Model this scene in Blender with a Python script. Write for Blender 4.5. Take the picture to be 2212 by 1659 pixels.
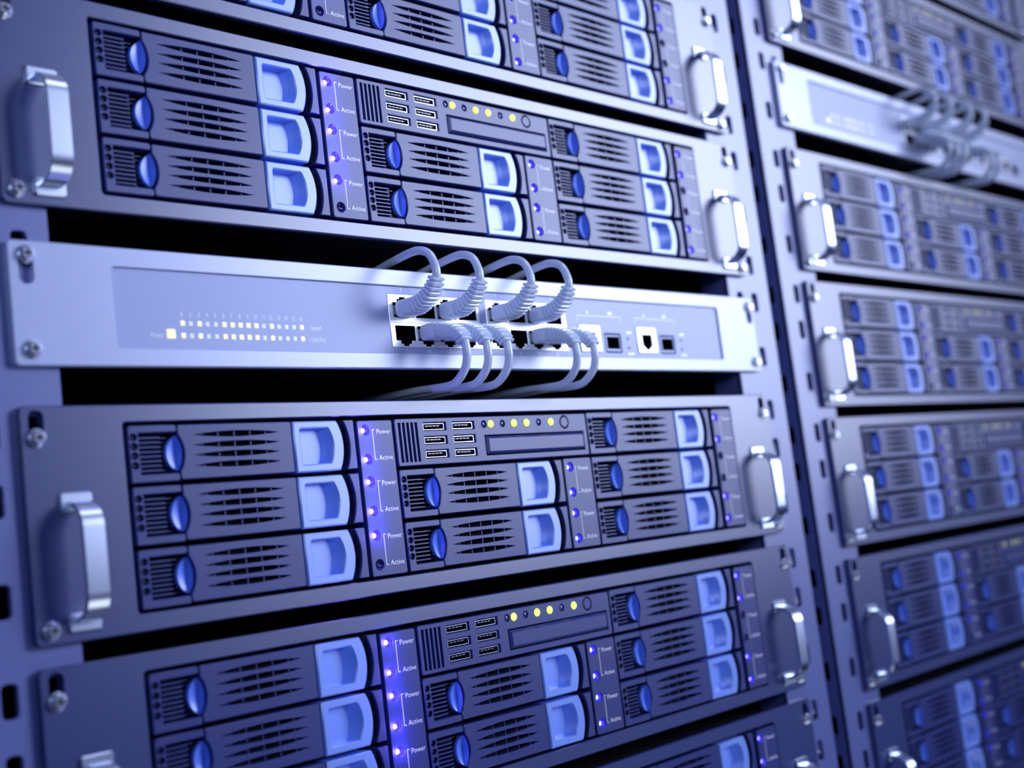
import bpy, math, random
from mathutils import Vector, Matrix
from mathutils.geometry import tessellate_polygon

for o in list(bpy.data.objects):
    bpy.data.objects.remove(o, do_unlink=True)
S = bpy.context.scene
COL = S.collection
K = 0.001086            # one drawing unit (about 1.09 mm) in metres
ZF = 1150.0             # drawing units from the floor to the drawing's zero height


def W(x, y, z):
    return Vector((x * K, y * K, (z + ZF) * K))


# ------------------------------------------------------------------ camera
cam = bpy.data.cameras.new('camera')
camo = bpy.data.objects.new('camera', cam)
COL.objects.link(camo)
RIGHT = Vector((0.70056589, -0.70323034, -0.12113843))
DOWN = Vector((-0.00273195, 0.16711528, -0.98593358))
FWD = Vector((0.71358249, 0.69104238, 0.11515408))
camo.matrix_world = Matrix((
    (RIGHT.x, -DOWN.x, -FWD.x, 0), (RIGHT.y, -DOWN.y, -FWD.y, 0), (RIGHT.z, -DOWN.z, -FWD.z, 0), (0, 0, 0, 1)))
camo.location = W(-223.48737816, -408.53533678, -205.2961725)
cam.sensor_width = 36.0
cam.lens = 2745.511 / 2212 * 36.0
cam.clip_start = 0.02
cam.dof.use_dof = True
cam.dof.focus_distance = 543 * K
cam.dof.aperture_fstop = 5.7
S.camera = camo

# ------------------------------------------------------------------ world, lights, exposure
S.view_settings.view_transform = 'Standard'
S.view_settings.look = 'None'
S.view_settings.gamma = 1.0
S.view_settings.exposure = 0.0
S.view_settings.use_curve_mapping = False

wd = bpy.data.worlds.new('world')
S.world = wd
wd.use_nodes = True
bg = wd.node_tree.nodes['Background']
bg.inputs[0].default_value = (0.10, 0.145, 0.48, 1)
bg.inputs[1].default_value = 0.24


def area(name, loc, target, sx, sy, power, col, spread=180):
    l = bpy.data.lights.new(name, 'AREA')
    l.shape = 'RECTANGLE'
    l.spread = math.radians(spread)
    l.size, l.size_y, l.energy, l.color = sx * K, sy * K, power, col
    o = bpy.data.objects.new(name, l)
    COL.objects.link(o)
    o.location = W(*loc)
    o.rotation_euler = (W(*target) - W(*loc)).to_track_quat('-Z', 'Y').to_euler()
    return o


area('softbox_light', (1390, -1000, 355), (290, 0, 5), 1100, 1090, 4.1, (0.63, 0.71, 1.0), 43)
area('left_fill_light', (-520, -900, 220), (190, 0, 20), 520, 420, 0.5, (0.55, 0.68, 1.0), 50)
area('floor_bounce_light', (330, -420, -760), (100, -60, -80), 420, 360, 0.9, (0.80, 0.87, 1.0))
area('overhead_light', (350, -330, 640), (330, -250, 0), 520, 260, 1.3, (0.80, 0.87, 1.0))


# ------------------------------------------------------------------ materials
def mat(name, base, metallic=0.0, rough=0.5, emit=None, estr=0.0, noise=0.0, bump=0.0, coat=0.0, scale=900, spec=0.5, ior=1.5):
    m = bpy.data.materials.new(name)
    m.use_nodes = True
    nt = m.node_tree
    b = nt.nodes['Principled BSDF']
    b.inputs['Base Color'].default_value = (*base, 1)
    b.inputs['Metallic'].default_value = metallic
    b.inputs['Roughness'].default_value = rough
    b.inputs['Specular IOR Level'].default_value = spec
    b.inputs['IOR'].default_value = ior
    b.inputs['Coat Weight'].default_value = coat
    b.inputs['Coat Roughness'].default_value = 0.15
    if emit:
        b.inputs['Emission Color'].default_value = (*emit, 1)
        b.inputs['Emission Strength'].default_value = estr
    if noise or bump:
        tc = nt.nodes.new('ShaderNodeTexCoord')
        n = nt.nodes.new('ShaderNodeTexNoise')
        n.inputs['Scale'].default_value = scale
        n.inputs['Detail'].default_value = 3
        nt.links.new(tc.outputs['Object'], n.inputs['Vector'])
        if noise:
            mr = nt.nodes.new('ShaderNodeMapRange')
            mr.inputs['To Min'].default_value = rough - noise
            mr.inputs['To Max'].default_value = rough + noise
            nt.links.new(n.outputs['Fac'], mr.inputs['Value'])
            nt.links.new(mr.outputs['Result'], b.inputs['Roughness'])
        if bump:
            bp = nt.nodes.new('ShaderNodeBump')
            bp.inputs['Strength'].default_value = bump
            bp.inputs['Distance'].default_value = 0.0002
            nt.links.new(n.outputs['Fac'], bp.inputs['Height'])
            nt.links.new(bp.outputs['Normal'], b.inputs['Normal'])
    return m


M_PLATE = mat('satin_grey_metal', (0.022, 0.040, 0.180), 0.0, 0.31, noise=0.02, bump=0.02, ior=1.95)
M_POST = mat('painted_rack_steel', (0.115, 0.145, 0.40), 0.0, 0.34, noise=0.02, bump=0.02, ior=1.85)
M_SWITCH = mat('pale_switch_metal', (0.44, 0.50, 0.76), 0.0, 0.31, noise=0.02, bump=0.02, ior=2.0)
M_SWPANEL = mat('pale_switch_panel', (0.36, 0.42, 0.70), 0.0, 0.38, bump=0.02, ior=1.6)
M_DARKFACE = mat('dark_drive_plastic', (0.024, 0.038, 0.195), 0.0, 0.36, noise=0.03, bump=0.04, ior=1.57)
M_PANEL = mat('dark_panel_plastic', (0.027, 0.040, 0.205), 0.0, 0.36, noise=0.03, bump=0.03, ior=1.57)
M_BLACK = mat('black_interior', (0.003, 0.004, 0.010), 0.0, 0.8, spec=0.1)
M_SOCKET = mat('black_gloss_plastic', (0.02, 0.022, 0.05), 0.0, 0.25)
M_CHASSIS = mat('black_chassis_steel', (0.015, 0.016, 0.03), 0.3, 0.5)
M_BLUE = mat('blue_tab_plastic', (0.215, 0.375, 1.0), 0.0, 0.33, ior=1.95)
M_BUTTON = mat('blue_button_plastic', (0.11, 0.23, 0.90), 0.0, 0.30, ior=1.65)
M_CHROME = mat('polished_handle_steel', (0.76, 0.83, 0.98), 1.0, 0.29)
M_SCREW = mat('zinc_screw_steel', (0.80, 0.84, 0.95), 0.8, 0.22)
M_LEDON = mat('lit_violet_led', (0.2, 0.15, 1.0), 0, 0.3, emit=(0.24, 0.20, 1.0), estr=6.5)
M_LEDWALL = mat('blue_led_lens', (0.06, 0.05, 0.75), 0, 0.15, coat=0.5)
M_LEDOFF = mat('unlit_led_lens', (0.03, 0.03, 0.22), 0, 0.12, coat=0.5)
M_YELON = mat('lit_yellow_led', (0.8, 0.8, 0.2), 0, 0.3, emit=(0.78, 0.95, 0.12), estr=1.5)
M_YELOFF = mat('unlit_blue_led_lens', (0.05, 0.06, 0.3), 0, 0.12, coat=0.5)
M_LEDDIM = mat('dim_violet_led', (0.2, 0.15, 1.0), 0, 0.3, emit=(0.22, 0.18, 1.0), estr=3.0)
M_YELDIM = mat('dim_yellow_led', (0.3, 0.3, 0.1), 0, 0.3, emit=(0.95, 1.0, 0.30), estr=0.22)
M_SWYEL = mat('lit_pale_yellow_led', (0.9, 0.9, 0.5), 0, 0.4, emit=(1.0, 0.95, 0.42), estr=0.62)
M_SWOFF = mat('unlit_white_led_window', (1.0, 1.0, 1.0), 0, 0.35, ior=1.8)
M_WHITE = mat('white_print', (0.97, 0.97, 1.0), 0, 0.35, ior=1.7)
M_JACK = mat('bright_port_shield', (0.93, 0.95, 1.0), 0.25, 0.22)
M_CABLE = mat('white_cable_plastic', (0.76, 0.84, 1.0), 0, 0.28, coat=1.0)
M_GOLD = mat('contact_metal', (0.30, 0.30, 0.32), 1.0, 0.4)
M_FLOOR = mat('dark_floor_tile', (0.10, 0.11, 0.17), 0, 0.35, noise=0.05)


# ------------------------------------------------------------------ mesh builder
def rrect(x0, x1, z0, z1, r=0.0, n=4):
    if r <= 0:
        return [(x0, z0), (x1, z0), (x1, z1), (x0, z1)]
    p = []
    for cx, cz, a in ((x1 - r, z0 + r, -90), (x1 - r, z1 - r, 0), (x0 + r, z1 - r, 90), (x0 + r, z0 + r, 180)):
        for i in range(n + 1):
            t = math.radians(a + 90 * i / n)
            p.append((cx + r * math.cos(t), cz + r * math.sin(t)))
    return p


def circ(cx, cz, r, n=20):
    return [(cx + r * math.cos(2 * math.pi * i / n), cz + r * math.sin(2 * math.pi * i / n)) for i in range(n)]


def arc3(a, b, c, n=10):
    """points on the circle through a, b, c from a to c"""
    ax, ay = a; bx, by = b; cx, cy = c
    d = 2 * (ax * (by - cy) + bx * (cy - ay) + cx * (ay - by))
    ux = ((ax * ax + ay * ay) * (by - cy) + (bx * bx + by * by) * (cy - ay) + (cx * cx + cy * cy) * (ay - by)) / d
    uy = ((ax * ax + ay * ay) * (cx - bx) + (bx * bx + by * by) * (ax - cx) + (cx * cx + cy * cy) * (bx - ax)) / d
    r = math.hypot(ax - ux, ay - uy)
    a0 = math.atan2(ay - uy, ax - ux); a1 = math.atan2(by - uy, bx - ux); a2 = math.atan2(cy - uy, cx - ux)
    s = ((a2 - a0) % (2 * math.pi))
    m = ((a1 - a0) % (2 * math.pi))
    if m > s:
        s -= 2 * math.pi
    return [(ux + r * math.cos(a0 + s * i / n), uy + r * math.sin(a0 + s * i / n)) for i in range(n + 1)]


def offset(poly, d):
    """inset a counter-clockwise polygon by d (negative = outset)"""
    n = len(poly); out = []
    for i in range(n):
        p0 = Vector(poly[i - 1]); p = Vector(poly[i]); p1 = Vector(poly[(i + 1) % n])
        e0 = (p - p0); e1 = (p1 - p)
        if e0.length < 1e-9 or e1.length < 1e-9:
            out.append((p.x, p.y)); continue
        e0.normalize(); e1.normalize()
        n0 = Vector((-e0.y, e0.x)); n1 = Vector((-e1.y, e1.x))
        m = n0 + n1
        if m.length < 1e-6:
            out.append((p.x, p.y)); continue
        m.normalize()
        k = d / max(0.35, m.dot(n0))
        out.append((p.x + m.x * k, p.y + m.y * k))
    return out


def smooth_path(pts, per=8):
    """Catmull-Rom samples through 3D points"""
    P = [Vector(p) for p in pts]
    P = [P[0] * 2 - P[1]] + P + [P[-1] * 2 - P[-2]]
    out = []
    for i in range(1, len(P) - 2):
        a, b, c, d = P[i - 1:i + 3]
        for j in range(per):
            t = j / per
            out.append(0.5 * ((2 * b) + (c - a) * t + (2 * a - 5 * b + 4 * c - d) * t * t + (3 * b - a - 3 * c + d) * t ** 3))
    out.append(P[-2])
    return out


class MB:
    def __init__(self):
        self.v = []; self.f = []; self.m = []

    def add(self, verts, faces, mi=0):
        k = len(self.v)
        self.v += [tuple(q) for q in verts]
        for f in faces:
            self.f.append(tuple(i + k for i in f)); self.m.append(mi)

    def box(self, x0, x1, y0, y1, z0, z1, ch=0.0, mi=0):
        self.plate(rrect(x0, x1, z0, z1), y0, y1, ch, mi=mi, back=True)

    def tess(self, loops, y, mi=0, mp=None, flip=False):
        mp = mp or (lambda u, w, q: (u, w, q))
        vs = [p for l in loops for p in l]
        tris = tessellate_polygon([[Vector((p[0], p[1], 0)) for p in l] for l in loops])
        faces = []
        for t in tris:
            a, b, c = (vs[i] for i in t)
            s = (b[0] - a[0]) * (c[1] - a[1]) - (b[1] - a[1]) * (c[0] - a[0])
            if abs(s) < 1e-9:
                continue
            t = tuple(t) if (s > 0) != flip else tuple(reversed(t))
            faces.append(t)
        self.add([mp(p[0], y, p[1]) for p in vs], faces, mi)

    def ring(self, la, ya, lb, yb, mi=0, mp=None, inv=False):
        mp = mp or (lambda u, w, q: (u, w, q))
        n = len(la)
        vs = [mp(p[0], ya, p[1]) for p in la] + [mp(p[0], yb, p[1]) for p in lb]
        fs = []
        for i in range(n):
            j = (i + 1) % n
            q = (i, n + i, n + j, j)
            fs.append(tuple(reversed(q)) if inv else q)
        self.add(vs, fs, mi)

    def plate(self, outer, y0, y1, ch=0.0, holes=(), mi=0, mp=None, back=False):
        """front face at y0, sides to y1; holes: (polygon, depth y, floor material or None, chamfer, wall material)"""
        front = offset(outer, ch) if ch else outer
        loops = [front]
        for h in holes:
            poly, yd, fm, hc, wm = (list(h) + [None] * 5)[:5]
            hc = hc or 0.0
            wm = mi if wm is None else wm
            big = offset(poly, -hc) if hc else poly
            loops.append(big)
            if hc:
                self.ring(big, y0, poly, y0 + hc, mi, mp, inv=True)
            self.ring(poly, y0 + hc, poly, yd, wm, mp, inv=True)
            if fm is not None:
                self.tess([poly], yd, fm, mp)
        self.tess(loops, y0, mi, mp)
        if ch:
            self.ring(front, y0, outer, y0 + ch, mi, mp)
        self.ring(outer, y0 + ch, outer, y1, mi, mp)
        if back:
            self.tess([outer], y1, mi, mp, flip=True)

    def loft(self, loops3, mi=0, caps=True):
        n = len(loops3[0]); vs = [p for l in loops3 for p in l]; fs = []
        for k in range(len(loops3) - 1):
            for i in range(n):
                j = (i + 1) % n
                fs.append((k * n + i, k * n + j, (k + 1) * n + j, (k + 1) * n + i))
        if caps:
            fs.append(tuple(reversed(range(n)))); fs.append(tuple((len(loops3) - 1) * n + i for i in range(n)))
        self.add(vs, fs, mi)

    def tube(self, path, r, n=12, mi=0):
        """round tube along a path lying in a plane of constant x"""
        loops = []
        for i, p in enumerate(path):
            t = (path[min(i + 1, len(path) - 1)] - path[max(i - 1, 0)]).normalized()
            nx = Vector((1, 0, 0)); b = t.cross(nx).normalized()
            rr = r[i] if isinstance(r, (list, tuple)) else r
            loops.append([p + nx * rr * math.cos(2 * math.pi * k / n) + b * rr * math.sin(2 * math.pi * k / n) for k in range(n)])
        self.loft(loops, mi)

    def dome(self, cx, cz, y, r, h, n=16, rings=4, mi=0):
        """rounded cap facing -y"""
        vs = []; fs = []
        for k in range(rings):
            a = math.pi / 2 * k / rings
            vs += [(cx + r * math.cos(a) * math.cos(2 * math.pi * i / n), y - h * math.sin(a), cz + r * math.cos(a) * math.sin(2 * math.pi * i / n)) for i in range(n)]
        vs.append((cx, y - h, cz))
        for k in range(rings - 1):
            for i in range(n):
                j = (i + 1) % n
                fs.append((k * n + i, k * n + j, (k + 1) * n + j, (k + 1) * n + i))
        for i in range(n):
            fs.append(((rings - 1) * n + i, (rings - 1) * n + (i + 1) % n, rings * n))
        self.add(vs, fs, mi)

    def mesh(self, name, mats, origin=(0, 0, 0)):
        me = bpy.data.meshes.new(name)
        ox, oy, oz = origin
        me.from_pydata([((x - ox) * K, (y - oy) * K, (z - oz) * K) for x, y, z in self.v], [], self.f)
        for m in mats:
            me.materials.append(m)
        me.polygons.foreach_set('material_index', self.m)
        me.shade_smooth()
        me.set_sharp_from_angle(angle=math.radians(32))
        me.update()
        return me

    def build(self, name, mats, parent=None, origin=(0, 0, 0)):
        """link as one mesh object; origin is given in the parent's drawing units"""
        mats = mats if isinstance(mats, (list, tuple)) else [mats]
        o = bpy.data.objects.new(name, self.mesh(name, mats, origin))
        COL.objects.link(o)
        o.location = Vector(origin) * K
        if parent:
            o.parent = parent
        return o


def thing(name, label, cat, loc, group=None):
    o = bpy.data.objects.new(name, None)
    COL.objects.link(o)
    o.location = loc
    o.empty_display_size = 0.02
    o['label'] = label; o['category'] = cat
    if group:
        o['group'] = group
    return o


def place(mesh_or_obj, name, x, y, z, parent, label=None):
    """a new object sharing mesh data, at (x,y,z) drawing units in its parent"""
    me = mesh_or_obj.data if hasattr(mesh_or_obj, 'data') else mesh_or_obj
    o = bpy.data.objects.new(name, me)
    COL.objects.link(o)
    o.parent = parent
    o.location = Vector((x, y, z)) * K
    if label:
        o['label'] = label
    return o


def copy_tree(o, parent=None):
    c = o.copy()
    COL.objects.link(c)
    c.parent = parent
    for ch in CHILDREN.get(o, []):
        copy_tree(ch, c)
    return c


_glyph = {}


def text(mb, s, x, zb, width, height, y, mi=0, centre=False):
    """flat printed lettering: left edge x, baseline zb, fitted to width and cap height"""
    if s not in _glyph:
        cu = bpy.data.curves.new('lettering', 'FONT')
        cu.body = s
        cu.resolution_u = 3
        ob = bpy.data.objects.new('lettering', cu)
        COL.objects.link(ob)
        dg = bpy.context.evaluated_depsgraph_get()
        dg.update()
        me = bpy.data.meshes.new_from_object(ob.evaluated_get(dg))
        _glyph[s] = ([tuple(v.co) for v in me.vertices], [tuple(p.vertices) for p in me.polygons])
        bpy.data.meshes.remove(me)
        bpy.data.objects.remove(ob, do_unlink=True)
        bpy.data.curves.remove(cu)
    vs, fs = _glyph[s]
    x0 = min(v[0] for v in vs); x1 = max(v[0] for v in vs)
    cap = 0.70
    sx = width / (x1 - x0); sz = height / cap
    ox = x - (width / 2 if centre else 0)
    mb.add([(ox + (v[0] - x0) * sx, y, zb + v[1] * sz) for v in vs], fs, mi)


def num_w(s):
    return sum(0.42 if c == '1' else 0.82 for c in s) + 0.22 * (len(s) - 1)


def bar(mb, x0, x1, z0, z1, y, mi=0):
    mb.add([(x0, y, z0), (x1, y, z0), (x1, y, z1), (x0, y, z1)], [(0, 1, 2, 3)], mi)


# ------------------------------------------------------------------ floor
fl = MB()
fl.box(-1600, 2600, -2200, 1400, -ZF - 20, -ZF)
fo = bpy.data.objects.new('floor', fl.mesh('floor', [M_FLOOR]))
COL.objects.link(fo)
fo.location = (0, 0, ZF * K)
fo['kind'] = 'structure'
fo['label'] = 'dark floor under the racks'

# ------------------------------------------------------------------ racks
DX = 509.2       # one rack to the next
DZ = 158.8       # how much higher the second rack's units sit
SLOT_Z = (-1.4, -34.0, -65.7)
SLOT_P = 86.9


def slot_heights(shift):
    return sorted(shift + s + SLOT_P * k for k in range(-8, 7) for s in SLOT_Z if -560 < shift + s + SLOT_P * k < 560)


def rack(x0, shift, label):
    t = thing('server_rack', label, 'server rack', W(x0 + 185, 60, -ZF), 'server racks standing side by side')
    o = Vector((x0 + 185, 60, -ZF))
    top = 690.0

    def put(mb, name, m, org, lab=None):
        ob = mb.build(name, m, t, tuple(org))
        ob.location = (Vector(org) - o) * K
        if lab:
            ob['label'] = lab
        return ob
    hs = slot_heights(shift)
    # front posts: folded channel with two columns of slots in front and one in the outer side
    for side in (-1, 1):
        mb = MB()
        cx = x0 + 185
        ix, oxx = cx + side * 204.9, cx + side * 246.9
        a, b = min(ix, oxx), max(ix, oxx)
        holes = []
        for z in hs:
            for q in (216.0, 230.8):
                c = cx + side * q
                holes.append((rrect(c - 2.8, c + 2.8, z - 5.6, z + 5.6, 1.8, 3), 5.2, None, 0.3, 0))
        cuts = [-ZF] + [(p + q) / 2 for p, q in zip(hs, hs[1:])] + [top]
        for i in range(len(hs)):
            two = holes[2 * i:2 * i + 2]
            mb.tess([rrect(a + 0.5, b - 0.5, cuts[i], cuts[i + 1])] + [offset(h[0], -0.3) for h in two], 3.0)
            for h in two:
                mb.ring(offset(h[0], -0.3), 3.0, h[0], 3.3, inv=True)
                mb.ring(h[0], 3.3, h[0], 5.2, inv=True)
        mb.ring(rrect(a + 0.5, b - 0.5, -ZF, top), 3.0, rrect(a, b, -ZF, top), 3.5)
        mb.ring(rrect(a, b, -ZF, top), 3.5, rrect(a, b, -ZF, top), 5.2)
        sh = [(rrect(-14.2, -9.2, z - 5.6, z + 5.6, 1.8, 3), 2.0, None, 0, 0) for z in hs]
        if side < 0:
            mp = lambda u, w, q, X=oxx: (X + w, -u, q)
            mr = lambda u, w, q, X=ix: (X - w, u, q)
        else:
            sh = [([(-p[0], p[1]) for p in reversed(h[0])],) + h[1:] for h in sh]
            mp = lambda u, w, q, X=oxx: (X - w, u, q)
            mr = lambda u, w, q, X=ix: (X + w, -u, q)
        e0, e1 = (-48, -3.4) if side < 0 else (3.4, 48)
        for i in range(len(hs)):
            mb.tess([rrect(e0, e1, cuts[i], cuts[i + 1]), sh[i][0]], 0.0, mp=mp)
            mb.ring(sh[i][0], 0.0, sh[i][0], 2.0, mp=mp, inv=True)
        mb.ring(rrect(e0, e1, -ZF, top), 0.0, rrect(e0, e1, -ZF, top), 2.0, mp=mp)
        mb.plate(rrect(3.4, 22, -ZF, top) if side < 0 else rrect(-22, -3.4, -ZF, top), 0.0, 2.0, 0.3, (), mp=mr)
        put(mb, 'rack_post', M_POST, (cx + side * 226, 5, -ZF), 'left front post' if side < 0 else 'right front post')
        # dark side sheet behind the post
        sp = MB()
        xs = cx + side * 244
        sp.box(min(xs, xs + side * 2), max(xs, xs + side * 2), 49, 760, -ZF + 6, top - 6)
        put(sp, 'side_panel', M_CHASSIS, (xs, 400, -ZF))
    bk = MB(); bk.box(x0 - 59, x0 + 429, 760, 764, -ZF, top)
    put(bk, 'back_panel', M_BLACK, (x0 + 185, 762, -ZF))
    tp = MB(); tp.box(x0 - 61.9, x0 + 431.9, 5, 764, top, top + 12, 1)
    put(tp, 'top_panel', M_CHASSIS, (x0 + 185, 400, top))
    bs = MB(); bs.box(x0 - 59, x0 + 429, 8, 758, -ZF, -ZF + 40, 1)
    put(bs, 'plinth', M_CHASSIS, (x0 + 185, 400, -ZF))
    return t


rack(0, 0, 'near server rack on the left holding the sharp, in-focus servers')
rack(DX, DZ, 'farther server rack on the right holding the blurred servers')

# ------------------------------------------------------------------ rack screw
_sc = MB()
_sc.plate(circ(0, 0, 3.3, 24), -0.9, 0.0, 0.4)
cross = [(-0.5, -1.7), (0.5, -1.7), (0.5, -0.5), (1.7, -0.5), (1.7, 0.5), (0.5, 0.5), (0.5, 1.7), (-0.5, 1.7), (-0.5, 0.5), (-1.7, 0.5), (-1.7, -0.5), (-0.5, -0.5)]
_sc.plate(circ(0, 0, 2.7, 24), -2.5, -0.9, 0.9, [(offset(cross, 0.12), -0.9, 0, 0, 0)])
ME_SCREW = _sc.mesh('mounting_screw', [M_SCREW])

# ------------------------------------------------------------------ carrying handle (strap on two small plates)
_h = MB()
TH = 1.7
prof = [(0.0, 20.2), (-1.6, 20.2)]
for i in range(13):
    a = math.radians(90 * i / 12)
    prof.append((-1.6 - 10.4 * math.sin(a), 10.9 + 9.3 * math.cos(a)))
prof = prof + [(y, -z) for y, z in reversed(prof)]
loops = []
for i, (y, z) in enumerate(prof):
    p0 = Vector(prof[max(i - 1, 0)]); p1 = Vector(prof[min(i + 1, len(prof) - 1)])
    t = (p1 - p0).normalized(); nrm = Vector((-t.y, t.x))     # towards the inside of the bow
    if i in (0, len(prof) - 1):
        nrm = Vector((0, -1 if z > 0 else 1))
    c = 0.35
    sec = [(-4.1 + c, 0), (4.1 - c, 0), (4.1, c), (4.1, TH - c), (4.1 - c, TH), (-4.1 + c, TH), (-4.1, TH - c), (-4.1, c)]
    s = 1 if nrm.dot(Vector((-4.0, 0)) - Vector((y, z))) > 0 or i in (0, len(prof) - 1) else -1
    loops.append([(sx, y + nrm.x * s * d, z + nrm.y * s * d) for sx, d in sec])
_h.loft(loops)
ME_HANDLE = _h.mesh('carry_handle', [M_CHROME])
_hp = MB(); _hp.plate(rrect(-5.9, 5.9, -3.25, 3.25, 1.0, 4), -1.3, 0.0, 0.5)
ME_HPLATE = _hp.mesh('mounting_plate', [M_CHROME])

# ------------------------------------------------------------------ server front: meshes shared by all servers
FW0, FW1, FZ0, FZ1 = -37.2, 407.3, -73.6, 6.3
_f = MB()
hl = [(rrect(0, 370, -67.3, 0, 1.4, 4), 6.0, None, 0.35, 0)]
for cx in (-31.5, 401.5):
    hl.append((rrect(cx - 2.5, cx + 2.5, -7.6, 4.6, 2.2, 5), 3.0, None, 0.3, 0))
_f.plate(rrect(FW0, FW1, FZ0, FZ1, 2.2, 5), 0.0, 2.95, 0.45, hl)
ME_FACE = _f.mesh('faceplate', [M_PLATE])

_c = MB()
_c.ring(rrect(-10, 380, -71.2, 4.0), 2.95, rrect(-10, 380, -71.2, 4.0), 420)
_c.tess([rrect(-10, 380, -71.2, 4.0)], 14, 1)
_c.tess([rrect(-10, 380, -71.2, 4.0)], 420, 0, flip=True)
ME_CHASSIS = _c.mesh('chassis', [M_CHASSIS, M_BLACK])


def lens_slot(xa, xb, zc, h, n=9):
    lo = arc3((xa, zc), ((xa + xb) / 2, zc - h), (xb, zc), n)
    up = arc3((xb, zc), ((xa + xb) / 2, zc + h), (xa, zc), n)
    return lo[:-1] + up[:-1]


YF = -0.3
# drive module body (origin = its top left corner region at x=1.6, z=-1.5)
_d = MB()
body = [(21.3, -21.6), (71.45, -21.6), (71.45, -1.5), (21.3, -1.5)]
body = [(22.1, -21.6), (70.7, -21.6), (71.2, -21.45), (71.45, -20.9), (71.45, -2.2), (71.2, -1.65), (70.7, -1.5), (22.0, -1.5), (21.5, -1.7), (21.3, -2.2), (21.3, -5.0)]
body += arc3((21.3, -5.2), (23.5, -11.9), (21.2, -18.6), 12)
body += [(21.2, -20.9), (21.5, -21.4)]
vh = [(lens_slot(27.3, 65.25, z, 1.12), 3.4, None, 0.12, 0) for z in (-5.4, -9.2, -12.9, -16.75)]
_d.plate(body, YF, 8.0, 0.35, vh)
_d.tess([rrect(25, 68, -20, -3)], 3.4, 1)
for z in (-5.4, -9.2, -12.9, -16.75):
    for x in (31.7, 38.72, 45.76, 52.8, 59.85):
        hh = 1.12 * (1 - ((x - 46.3) / 19.0) ** 2) + 0.1
        _d.box(x - 0.17, x + 0.17, 0.6, 1.3, z - hh, z + hh, 0.0, 0)
    for xt, sg in ((27.6, 1), (65.0, -1)):          # the slot floor ramps up at each tip
        _d.add([(xt, 0.3, z - 0.1), (xt + sg * 2.4, 3.3, z - 0.4), (xt + sg * 2.4, 3.3, z + 0.4), (xt, 0.3, z + 0.1)], [(0, 1, 2, 3)], 0)
# back wall carrying latch, tab and cap
_d.tess([rrect(1.6, 102.5, -21.9, -1.4)], 9.5, 1)
ME_BODY = _d.mesh('drive_module', [M_DARKFACE, M_BLACK])

_l = MB()
lat = [(1.9, -21.9), (20.3, -21.9), (20.9, -21.4), (20.9, -19.6), (20.3, -19.05), (5.6, -19.05), (5.6, -4.1), (20.3, -4.1), (20.9, -3.6), (20.9, -2.0), (20.3, -1.4), (2.2, -1.4), (1.6, -2.0), (1.6, -21.5)]
lh = [(circ(3.6, z, 1.1, 14), 1.6, 1, 0.35, 1) for z in (-5.5, -8.9, -12.25, -15.7)]
_l.plate(lat, YF, 7.0, 0.3, lh)
for z in (-5.5, -8.9, -12.25, -15.7):
    _l.plate(circ(3.6, z, 0.55, 6), 0.5, 1.6, 0.2)
    _l.ring(circ(3.6, z, 1.55, 16), YF - 0.02, circ(3.6, z, 1.35, 16), YF - 0.22)
    _l.ring(circ(3.6, z, 1.35, 16), YF - 0.22, circ(3.6, z, 1.2, 16), YF)
_l.tess([rrect(5.4, 23.4, -19.2, -4.0)], 5.5, 1)
for i in range(8):
    z = -5.85 - 1.69 * i
    _l.box(5.5, 14.5, 0.8, 4.5, z - 0.32, z + 0.32, 0.12)
    _l.box(14.5, 18.6, 3.2, 5.2, z - 0.26, z + 0.26, 0.1)
ME_LATCH = _l.mesh('latch_grille', [M_DARKFACE, M_BLACK])

_b = MB()
tipT, tipB = (20.25, -5.6), (20.05, -18.2)
la = arc3(tipT, (16.3, -11.8), tipB, 14)
va = arc3(tipT, (21.0, -11.9), tipB, 14)
ra = arc3(tipT, (22.1, -12.0), tipB, 14)
n = len(la)
dep = [2.0 * math.sin(math.pi * i / (n - 1)) for i in range(n)]
inl = [(a[0] + (b[0] - a[0]) * 0.07, a[1] + (b[1] - a[1]) * 0.07) for a, b in zip(la, va)]
rows = [[(p[0], 2.5, p[1]) for p in la], [(p[0], 1.1, p[1]) for p in la], [(p[0], 0.75, p[1]) for p in inl],
        [(p[0], 0.4 + 0.75 * d, p[1]) for p, d in zip(va, dep)], [(p[0], YF - 0.35, p[1]) for p in ra], [(p[0], 5.0, p[1]) for p in ra]]
vs = [p for r in rows for p in r]
fs = []
for k in range(len(rows) - 1):
    for i in range(n - 1):
        fs.append((k * n + i, k * n + i + 1, (k + 1) * n + i + 1, (k + 1) * n + i))
_b.add(vs, fs)
ME_BUTTON = _b.mesh('release_button', [M_BUTTON])

_t = MB()
tab = [(72.6, -21.85), (93.6, -21.85)] + arc3((94.05, -21.5), (96.5, -11.75), (94.05, -2.0), 14) + [(93.6, -1.65), (72.6, -1.65), (72.25, -2.0), (72.25, -21.5)]
rec = [(75.9, -18.8), (88.9, -18.8)] + arc3((89.35, -18.3), (91.2, -11.6), (89.35, -5.0), 10) + [(88.9, -4.5), (75.9, -4.5), (75.4, -5.0), (75.4, -18.3)]
YT = YF - 0.2
big = offset(rec, -0.5)
flo = [(x - 3.4 * max(0.0, (x - 82.0) / 9.2), z) for x, z in offset(rec, 0.25)]
DT = 4.6
_t.tess([offset(tab, 0.55), big], YT)
_t.ring(offset(tab, 0.55), YT, tab, YT + 0.5)
_t.ring(tab, YT + 0.5, tab, 9.0)
_t.ring(big, YT, rec, YT + 0.45, inv=True)
mid = [(a[0] * 0.45 + b[0] * 0.55, a[1] * 0.45 + b[1] * 0.55) for a, b in zip(rec, flo)]
_t.ring(rec, YT + 0.45, mid, YT + 0.62 * DT, inv=True)
_t.ring(mid, YT + 0.62 * DT, flo, YT + DT, inv=True)
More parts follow.
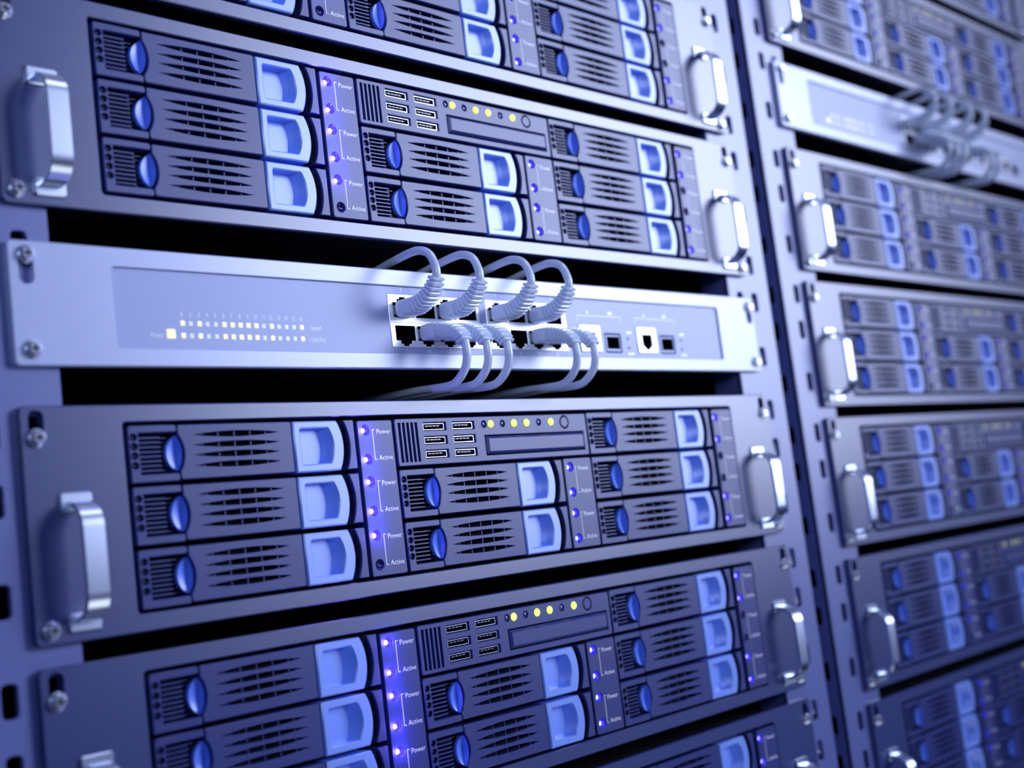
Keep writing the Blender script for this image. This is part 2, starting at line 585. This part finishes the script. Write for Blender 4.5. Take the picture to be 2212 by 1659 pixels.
_t.tess([flo], YT + DT)
ME_TAB = _t.mesh('pull_tab', [M_BLUE])

_w = MB()
wed = [(97.5, -21.6), (102.5, -21.6), (102.5, -1.6), (97.4, -1.6)] + arc3((97.4, -1.9), (99.75, -11.8), (97.5, -21.3), 12)
_w.plate(wed, YF, 9.0, 0.25)
_w.ring(arc3((97.1, -1.9), (99.45, -11.8), (97.2, -21.3), 12) + [(97.3, -21.4)] * 0, 0.9, arc3((97.1, -1.9), (99.45, -11.8), (97.2, -21.3), 12), 8.5, 1)
ME_CAP = _w.mesh('end_cap', [M_DARKFACE, M_SOCKET])


def status_panel_mesh(x0, x1, zt, lx, zs):
    p = MB()
    p.plate(rrect(x0, x1, -66.1, zt, 1.0, 4), YF, 8.0, 0.3, [(circ(lx, z, 2.25, 24), 4.0, None, 0.15, 1) for z in zs])
    return p.mesh('status_panel', [M_PANEL, M_LEDWALL])


def led_mesh(on):
    p = MB()
    n = 20
    # stepped blue collar, then the lamp itself at the bottom of the well
    p.ring(circ(0, 0, 2.2, n), 0.2, circ(0, 0, 1.8, n), 0.8, 1, inv=True)
    p.ring(circ(0, 0, 1.8, n), 0.8, circ(0, 0, 1.8, n), 1.4, 1, inv=True)
    p.ring(circ(0, 0, 1.8, n), 1.4, circ(0, 0, 1.0, n), 2.1, 1, inv=True)
    p.dome(0, 0, 2.1, 1.05, 0.9, n, 5, 0)
    return p.mesh('status_led', [M_LEDON if on else M_LEDOFF, M_LEDWALL if on else M_LEDOFF])


LED_BLOOM_FILL = bpy.data.lights.new('led_bloom_fill', 'POINT')      # added point light before lit left-panel lamps, imitating lens bloom around them
LED_BLOOM_FILL.energy = 0.0062
LED_BLOOM_FILL.color = (0.22, 0.14, 1.0)
LED_BLOOM_FILL.shadow_soft_size = 1.2 * K
ME_LED_ON, ME_LED_OFF = led_mesh(True), led_mesh(False)
ZL = [-6.0, -18.1, -27.35, -39.5, -49.45, -61.5]


def lettering_mesh(lx, groups):
    p = MB()
    y = YF - 0.03
    for g in groups:
        d = (0, -21.4, -43.45)[g]
        bx = lx + 3.4
        bar(p, bx, bx + 0.28, -18.5 + d, -5.75 + d, y)
        bar(p, bx, bx + 1.3, -6.0 + d, -5.72 + d, y)
        bar(p, bx, bx + 1.3, -18.5 + d, -18.22 + d, y)
        text(p, 'Power', lx + 5.75, -7.75 + d, 7.5, 2.05, y)
        text(p, 'Active', lx + 5.75, -18.65 + d, 7.3, 2.05, y)
    return p.mesh('lettering', [M_WHITE])


PANELS = [
    (104.2, 122.9, -2.0, 108.45, range(6), (1, 1, 1, 1, 1, 0), (0, 1, 2)),
    (226.5, 246.2, -23.2, 230.85, range(2, 6), (1, 1, 1, 1), (1, 2)),
    (351.6, 369.2, -1.6, 354.55, range(6), (1, 1, 0, 0, 1, 1), (0, 1, 2)),
]
PANEL_MESH = [(status_panel_mesh(a, b, zt, lx, [ZL[i] for i in ids]), lettering_mesh(lx, gs)) for a, b, zt, lx, ids, on, gs in PANELS]

# control panel with vent slots, ports, lamps, button and disc tray
_p = MB()
ch = []
for i in range(5):
    ch.append((rrect(126.05 + 2.36 * i, 127.55 + 2.36 * i, -20.4, -3.4), 4.0, 1, 0.0, 0))
USB_X = (140.4, 157.55); USB_Z = (-3.7, -9.7, -15.7)
for x in USB_X:
    for z in USB_Z:
        ch.append((rrect(x, x + 13.2, z - 3.5, z), 5.0, 1, 0.2, 0))
ch.append((rrect(176.4, 243.6, -19.4, -10.3), 5.0, 1, 0.2, 0))
ch.append((circ(230.6, -5.6, 3.2, 28), 4.0, 1, 0.15, 1))
LAMPS = ((176.7, 0), (180.9, 1), (188.6, 0), (196.0, 1), (204.4, 1), (212.75, 0), (221.05, 1))
for x, on in LAMPS:
    ch.append((circ(x, -5.25, 1.85 if on else 1.6, 18), 2.5, 1, 0.2, 1))
_p.plate(rrect(124.4, 246.2, -22.0, -1.7, 1.0, 4), YF, 8.0, 0.3, ch)
ME_CTRL = _p.mesh('control_panel', [M_PANEL, M_BLACK])
_u = MB()
_u.plate(rrect(0.35, 12.6, -3.2, -0.3, 0.25, 2), 0.8, 4.8, 0.08, [(rrect(0.62, 12.33, -2.93, -0.57, 0.2, 2), 4.8, None, 0.0, 0)])
_u.box(2.0, 10.8, 1.6, 4.8, -1.75, -1.05, 0.1, 1)
for k in range(4):
    _u.box(2.9 + 2.1 * k, 3.5 + 2.1 * k, 1.5, 1.7, -1.62, -1.18, 0, 2)
ME_USB = _u.mesh('usb_port', [M_CHROME, M_SOCKET, M_GOLD])
_y = MB(); _y.dome(0, 0, 0.0, 1.8, 1.0, 18, 5)
ME_YON = _y.mesh('indicator_led', [M_YELON])
_y = MB(); _y.dome(0, 0, 1.0, 1.5, 0.9, 18, 5)
ME_YOFF = _y.mesh('indicator_led', [M_YELOFF])
_q = MB(); _q.plate(circ(0, 0, 2.75, 28), YF - 0.1, 4.0, 0.4)
ME_BTN = _q.mesh('power_button', [M_PANEL])
_q = MB(); _q.plate(rrect(177.0, 243.0, -18.8, -10.9), YF - 0.9, 5.0, 1.1)
ME_TRAY = _q.mesh('disc_tray', [M_PANEL])

COLX = (0.0, 122.65, 245.6)
ROWZ = (0.0, -22.0, -44.15)


def make_server(label, x, z):
    t = thing('rack_server', label, 'server', W(x, 0, z), 'rack servers in the two racks')
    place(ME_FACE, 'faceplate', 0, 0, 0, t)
    place(ME_CHASSIS, 'chassis', 0, 0, 0, t)
    for hx in (-19.9, 389.9):
        h = place(ME_HANDLE, 'carry_handle', hx, 0, -47.0, t, 'polished bow handle')
        for s in (20.1, -20.1):
            place(ME_HPLATE, 'mounting_plate', 0, 0, s, h)
    for sx in (-31.7, 401.7):
        for sz in (-4.7, -68.7):
            place(ME_SCREW, 'mounting_screw', sx, 0, sz, t)
    for c in range(3):
        for r in range(3):
            if c == 1 and r == 0:
                continue
            d = place(ME_BODY, 'drive_module', COLX[c], 0, ROWZ[r], t)
            place(ME_LATCH, 'latch_grille', 0, 0, 0, d)
            place(ME_BUTTON, 'release_button', 0, 0, 0, d, 'blue lens-shaped button')
            place(ME_TAB, 'pull_tab', 0, 0, 0, d, 'blue hollow pull tab')
            place(ME_CAP, 'end_cap', 0, 0, 0, d)
    for (a, b, zt, lx, ids, on, gs), (pm, lm) in zip(PANELS, PANEL_MESH):
        p = place(pm, 'status_panel', 0, 0, 0, t)
        for i, s in zip(ids, on):
            led = place(ME_LED_ON if s else ME_LED_OFF, 'status_led', lx, YF, ZL[i], p, 'lit violet lamp' if s else 'unlit lamp')
            if s and lx < 200:
                lamp = bpy.data.objects.new('led_bloom_fill', LED_BLOOM_FILL)  # added violet fill floating ahead of the status lamp
                COL.objects.link(lamp)
                lamp.parent = led
                lamp.location = Vector((0, -2.8, 0)) * K
        place(lm, 'lettering', 0, 0, 0, p, 'white printed words Power and Active')
    p = place(ME_CTRL, 'control_panel', 0, 0, 0, t)
    for ux in USB_X:
        for uz in USB_Z:
            place(ME_USB, 'usb_port', ux, YF, uz, p)
    for lx, on in LAMPS:
        place(ME_YON if on else ME_YOFF, 'indicator_led', lx, YF, -5.25, p, 'lit yellow lamp' if on else 'unlit dark lamp')
    place(ME_BTN, 'power_button', 230.6, 0, -5.6, p)
    place(ME_TRAY, 'disc_tray', 0, 0, 0, p)
    return t


CHILDREN = {}


def index_children():
    CHILDREN.clear()
    for o in bpy.data.objects:
        if o.parent:
            CHILDREN.setdefault(o.parent, []).append(o)


SERVERS = [
    (0, 86.9, 'grey rack server at the top of the near left rack, cut by the photo edge'),
    (0, 0.0, 'grey rack server just above the cabled switch in the near left rack'),
    (0, -150.3, 'grey rack server just below the cabled switch in the near left rack'),
    (0, -237.2, 'grey rack server second below the cabled switch in the near left rack'),
    (0, -324.1, 'dark lowest rack server of the near left rack, only its right end visible'),
    (DX, DZ + 86.9, 'blurred rack server second above the switch in the farther right rack'),
    (DX, DZ, 'blurred rack server just above the switch in the farther right rack'),
    (DX, DZ - 150.3, 'blurred rack server just below the switch in the farther right rack'),
    (DX, DZ - 237.2, 'blurred rack server second below the switch in the farther right rack'),
    (DX, DZ - 324.1, 'blurred rack server third below the switch in the farther right rack'),
    (DX, DZ - 411.0, 'dim blurred rack server fourth below the switch in the farther right rack'),
    (DX, DZ - 497.9, 'darkest blurred rack server at the bottom of the farther right rack'),
]
x, z, lab = SERVERS[0]
proto = make_server(lab, x, z)
index_children()
for x, z, lab in SERVERS[1:]:
    c = copy_tree(proto)
    c.location = W(x, 0, z)
    c['label'] = lab
    if x > 100:                                     # lamps burn dimmer in the farther rack
        todo = [c]
        while todo:
            q = todo.pop()
            todo += list(q.children)
            if q.type == 'MESH':
                for sl in q.material_slots:
                    if sl.material in (M_LEDON, M_YELON):
                        new = M_LEDDIM if sl.material == M_LEDON else M_YELDIM
                        sl.link = 'OBJECT'
                        sl.material = new
            elif q.type == 'LIGHT':
                bpy.data.objects.remove(q)

# ------------------------------------------------------------------ network switch
SZ0 = -108.5     # height of the switch's centre in the near rack


def rj(cx, up):
    """outline of a cabled-port opening: wide body and a stepped notch; up = notch on top"""
    q = [(-5.6, -3.25), (5.6, -3.25), (5.6, 3.2), (3.1, 3.2), (3.1, 4.65), (1.6, 4.65), (1.6, 5.6), (-1.6, 5.6), (-1.6, 4.65), (-3.1, 4.65), (-3.1, 3.2), (-5.6, 3.2)]
    if up:
        return [(cx + a, 4.2 + b) for a, b in q]
    return [(cx + a, -6.1 - b) for a, b in reversed(q)]


PORT_X = ([137.4 + 12.75 * k for k in range(4)], [195.3 + 12.82 * k for k in range(4)])
UP_Y, LO_Y = 4.3, -6.1


def make_switch(label, x, z):
    t = thing('network_switch', label, 'network switch', W(x, 0, z), 'network switches in the two racks')
    f = MB()
    holes = [(rrect(0.8, 371.2, -15.1, 14.6, 1.6, 4), 1.0, None, 0.3, 0)]
    for cx in (-30.6, 402.6):
        holes.append((rrect(cx - 2.5, cx + 2.5, 6.6, 19.4, 2.2, 5), 3.0, None, 0.3, 0))
    f.plate(rrect(FW0 + 0.3, FW1, -21.8, 21.8, 2.0, 5), 0.0, 2.95, 0.45, holes)
    f.build('faceplate', M_SWITCH, t)
    c = MB()
    c.ring(rrect(-10, 380, -20, 19), 2.95, rrect(-10, 380, -20, 19), 320)
    c.tess([rrect(-10, 380, -20, 19)], 320, 0, flip=True)
    c.tess([rrect(-10, 380, -20, 19)], 16, 0)
    c.build('chassis', M_CHASSIS, t)
    # sunken front panel, open where the ports sit
    p = MB()
    ph = [(rrect(129.0, 183.2, -12.4, 11.2), 6.0, None, 0, 0), (rrect(187.6, 242.6, -12.4, 11.2), 6.0, None, 0, 0)]
    JK = (251.3, 296.6)
    for j in JK:
        ph.append((rrect(j, j + 16.2, -12.4, 1.5, 0.8, 3), 6.0, None, 0, 0))
        ph.append((rrect(j + 19.6, j + 32.2, -12.4, -2.7, 0.6, 3), 8.0, None, 0.4, 0))
    for k in range(16):
        for zz in (-5.1, -9.8):
            xx = 28.35 + 3.615 * k
            ph.append((rrect(xx - 0.95, xx + 0.95, zz - 1.0, zz + 1.0, 0.25, 2), 2.2, None, 0.0, 0))
    ph.append((rrect(21.3, 25.1, -11.1, -7.4, 0.4, 2), 2.2, None, 0.0, 0))
    p.tess([rrect(0.9, 371.1, -15.0, 14.5)] + [h[0] if not h[3] else offset(h[0], -h[3]) for h in ph], 1.0)
    for poly, yd, fm, hc, wm in ph:
        if hc:
            p.ring(offset(poly, -hc), 1.0, poly, 1.0 + hc, inv=True)
        p.ring(poly, 1.0 + hc, poly, yd, inv=True)
    pan = p.build('front_panel', M_SWPANEL, t)
    for sx, sz in ((-30.6, 16.8), (-30.6, -16.2), (402.6, 16.0), (402.6, -16.4)):
        place(ME_SCREW, 'mounting_screw', sx, 0, sz, t)
    for xs, (a, b) in zip(PORT_X, ((129.1, 183.1), (187.7, 242.5))):
        blk = MB()
        hs = [(rj(px, True), 9.0, 1, 0.15, 1) for px in xs] + [(rj(px, False), 9.0, 1, 0.15, 1) for px in xs]
        blk.plate(rrect(a, b, -12.3, 11.1, 0.3, 2), 0.7, 6.0, 0.2, hs)
        g = (xs[0] + a + 0) * 0
        blk.box(a + 0.4, b - 0.4, 0.35, 0.75, -1.55, -0.55, 0.15)
        blk.build('port_block', [M_JACK, M_BLACK], t, ((a + b) / 2, 3, 0))['label'] = 'bright metal block of eight ports'
    for j in JK:
        jk = MB()
        ho = [(j + 4.0, -3.6 - 4.6), (j + 6.6, -10.2), (j + 8.1, -10.8), (j + 9.6, -10.2), (j + 12.2, -8.2), (j + 12.2, -2.6), (j + 4.0, -2.6)]
        jk.plate(rrect(j + 0.1, j + 16.1, -12.3, 1.4, 0.8, 3), 0.4, 5.5, 0.3, [(ho, 8.0, 1, 0.2, 1)])
        jk.build('uplink_port', [M_JACK, M_BLACK], t, (j + 8, 3, -5))
        sf = MB()
        sf.plate(rrect(j + 20.2, j + 31.6, -11.9, -3.2, 0.4, 2), 1.2, 7.0, 0.2, [(rrect(j + 21.4, j + 31.0, -10.4, -4.3), 9.0, 1, 0.2, 1)])
        sf.build('fibre_port', [M_SWPANEL, M_BLACK], t, (j + 26, 3, -7))
        for zz in (-5.0, -9.8):
            dd = MB(); dd.dome(j + 38.0, zz, 1.0, 0.75, 0.35, 12, 3)
            dd.build('activity_lamp', M_PANEL, t, (j + 38, 1, zz))
    # port lamps
    a1 = MB(); a1.plate(rrect(-0.9, 0.9, -0.95, 0.95, 0.25, 2), 0.75, 2.2, 0.15)
    a0 = MB(); a0.plate(rrect(-0.9, 0.9, -0.95, 0.95, 0.25, 2), 1.05, 2.2, 0.05)
    m1, m0 = a1.mesh('port_lamp', [M_SWYEL]), a0.mesh('port_lamp', [M_SWOFF])
    lit = (1, 3, 6, 7, 8, 9, 10, 12, 16)
    for k in range(16):
        for zz in (-5.1, -9.8):
            on = (k + 1) in lit
            place(m1 if on else m0, 'port_lamp', 28.35 + 3.615 * k, 0, zz, t, 'lit yellow lamp' if on else 'unlit white lamp')
    pw = MB(); pw.plate(rrect(21.4, 25.0, -11.0, -7.5, 0.4, 2), 0.75, 2.2, 0.15)
    pw.build('power_lamp', M_SWYEL, t, (23.2, 1, -9.2))['label'] = 'larger lit yellow lamp'
    # printing
    w = MB(); y = 0.97
    for k in range(16):
        s = str(k + 1)
        text(w, s, 28.2 + 3.62 * k, -2.55, num_w(s), 1.9, y, centre=True)
    text(w, 'Power', 14.9, -10.7, 5.3, 1.8, y)
    text(w, '- Speed', 85.6, -6.0, 6.6, 1.9, y)
    text(w, '- Link/Act', 85.6, -10.8, 8.4, 1.9, y)
    w.build('lamp_lettering', M_WHITE, t)['label'] = 'white printed lamp numbers and words'
    w = MB()
    for xs, n0, n1 in ((PORT_X[0], 1, 5), (PORT_X[1], 9, 13)):
        for k, px in enumerate(xs):
            text(w, str(n0 + k), px, 12.5, num_w(str(n0 + k)), 1.9, y, centre=True)
            text(w, str(n1 + k), px, -14.8, num_w(str(n1 + k)), 1.9, y, centre=True)
    w.build('port_numbers', M_WHITE, t)['label'] = 'white printed port numbers'
    for j in JK:
        w = MB()
        bar(w, j, j + 34.2, 5.95, 6.35, y)
        bar(w, j, j + 0.4, 3.0, 6.35, y); bar(w, j + 33.8, j + 34.2, 3.0, 6.35, y)
        bar(w, j + 7.6, j + 8.9, 7.1, 8.7, y)
        bar(w, j + 24.0, j + 27.4, 7.1, 8.7, y)
        bar(w, j + 37.2, j + 41.6, -2.4, -1.0, y)
        bar(w, j + 36.6, j + 41.8, -13.6, -12.4, y)
        w.build('uplink_marking', M_WHITE, t, (j + 17, 1, 0))['label'] = 'white printed bracket over the uplink ports'
    return t


make_switch('pale network switch with sharp white cables in the near left rack', 0, SZ0)
make_switch('blurred pale network switch with cables in the farther right rack', DX, SZ0 + DZ)

# ------------------------------------------------------------------ network cables


def superrect(w, h, n=16, e=5.0):
    pts = []
    for i in range(n):
        a = 2 * math.pi * (i + 0.5) / n
        c, s = math.cos(a), math.sin(a)
        pts.append((w / 2 * math.copysign(abs(c) ** (2 / e), c), h / 2 * math.copysign(abs(s) ** (2 / e), s)))
    return pts


def cable_meshes(up):
    """plug with ribbed boot, and cord; drawn in the plane x = 0 about the port's centre height"""
    if up:
        axis = [(0, 5.0, 0.1), (0, 0.0, 0.0), (0, -7.0, -0.2), (0, -12.5, 0.7), (0, -17.5, 2.9), (0, -21.0, 6.4), (0, -22.6, 9.2)]
        cord = [(0, -19.5, 4.6), (0, -22.0, 7.6), (0, -23.0, 11.0), (0, -22.3, 15.0), (0, -19.6, 19.9), (0, -14.2, 22.7), (0, -7.0, 23.2), (0, 6.0, 22.0), (0, 20, 20.4), (0, 60, 17.8), (0, 160, 17.2), (0, 310, 17.2)]
    else:
        axis = [(0, 5.0, 0.4), (0, 0.0, 0.2), (0, -7.0, -0.1), (0, -12.5, -0.9), (0, -17.5, -2.6), (0, -20.8, -5.4), (0, -22.0, -7.8)]
        cord = [(0, -19.0, -3.2), (0, -21.6, -6.4), (0, -22.4, -11.0), (0, -21.9, -15.4), (0, -20.0, -19.3), (0, -15.5, -23.0), (0, -9.6, -24.8), (0, 3.0, -24.2), (0, 20, -23.2), (0, 60, -22.4), (0, 160, -22.0), (0, 310, -22.0)]
    pl = MB()
    path = smooth_path(axis, 14)
    L = [0.0]
    for a, b in zip(path, path[1:]):
        L.append(L[-1] + (b - a).length)
    tot = L[-1]
    s_boot = 13.5

    def at(s):
        s = max(0, min(tot, s))
        for i in range(len(L) - 1):
            if s <= L[i + 1]:
                u = (s - L[i]) / max(1e-9, L[i + 1] - L[i])
                return path[i].lerp(path[i + 1], u), (path[i + 1] - path[i]).normalized()
        return path[-1], (path[-1] - path[-2]).normalized()

    def section(s, w, h):
        p, t = at(s)
        nx = Vector((1, 0, 0)); b = nx.cross(t)
        return [p + nx * u + b * q for u, q in superrect(w, h)]
    secs = [section(0, 8.2, 5.0), section(5.2, 8.2, 5.0), section(5.3, 10.5, 6.9), section(5.6, 10.9, 7.3), section(s_boot - 0.4, 10.9, 7.3), section(s_boot, 10.4, 6.9)]
    nr = 9
    for i in range(nr):
        u = (i + 0.5) / nr
        w = 10.2 + (6.6 - 10.2) * u; h = 7.1 + (4.9 - 7.1) * u
        s0 = s_boot + (tot - s_boot) * i / nr; s1 = s_boot + (tot - s_boot) * (i + 1) / nr
        g = 0.74
        for s, k in ((s0 + 0.15 * (s1 - s0), g), (s0 + 0.34 * (s1 - s0), g), (s0 + 0.42 * (s1 - s0), 1.0), (s0 + 0.9 * (s1 - s0), 1.0), (s1, 0.9)):
            secs.append(section(s, w * k, h * k))
    pl.loft(secs)
    co = MB()
    co.tube(smooth_path(cord, 8), 1.85, 14)
    return pl.mesh('plug', [M_CABLE]), co.mesh('cord', [M_CABLE])


CAB = {True: cable_meshes(True), False: cable_meshes(False)}


def cable(px, up, x0, z, label):
    zc = z + (UP_Y if up else LO_Y)
    t = thing('network_cable', label, 'network cable', W(x0 + px, 0, zc), 'white network cables plugged into the switches')
    place(CAB[up][0], 'plug', 0, 0, 0, t, 'plug with ribbed strain relief')
    place(CAB[up][1], 'cord', 0, 0, 0, t)
    return t


ORD = ('leftmost', 'second from left', 'third from left', 'rightmost')
LOW = ('leftmost', 'second from left', 'third from left', 'fourth from left', 'rightmost')
for x0, z, where in ((0, SZ0, 'near left switch'), (DX, SZ0 + DZ, 'blurred right switch')):
    for o, px in zip(ORD, (PORT_X[0][0], PORT_X[0][2], PORT_X[1][0], PORT_X[1][2])):
        cable(px, True, x0, z, f'{o} of the upward looping white cables on the {where}')
    for o, px in zip(LOW, (PORT_X[0][1], PORT_X[0][2], PORT_X[0][3], PORT_X[1][2], PORT_X[1][3])):
        cable(px, False, x0, z, f'{o} of the downward hanging white cables on the {where}')
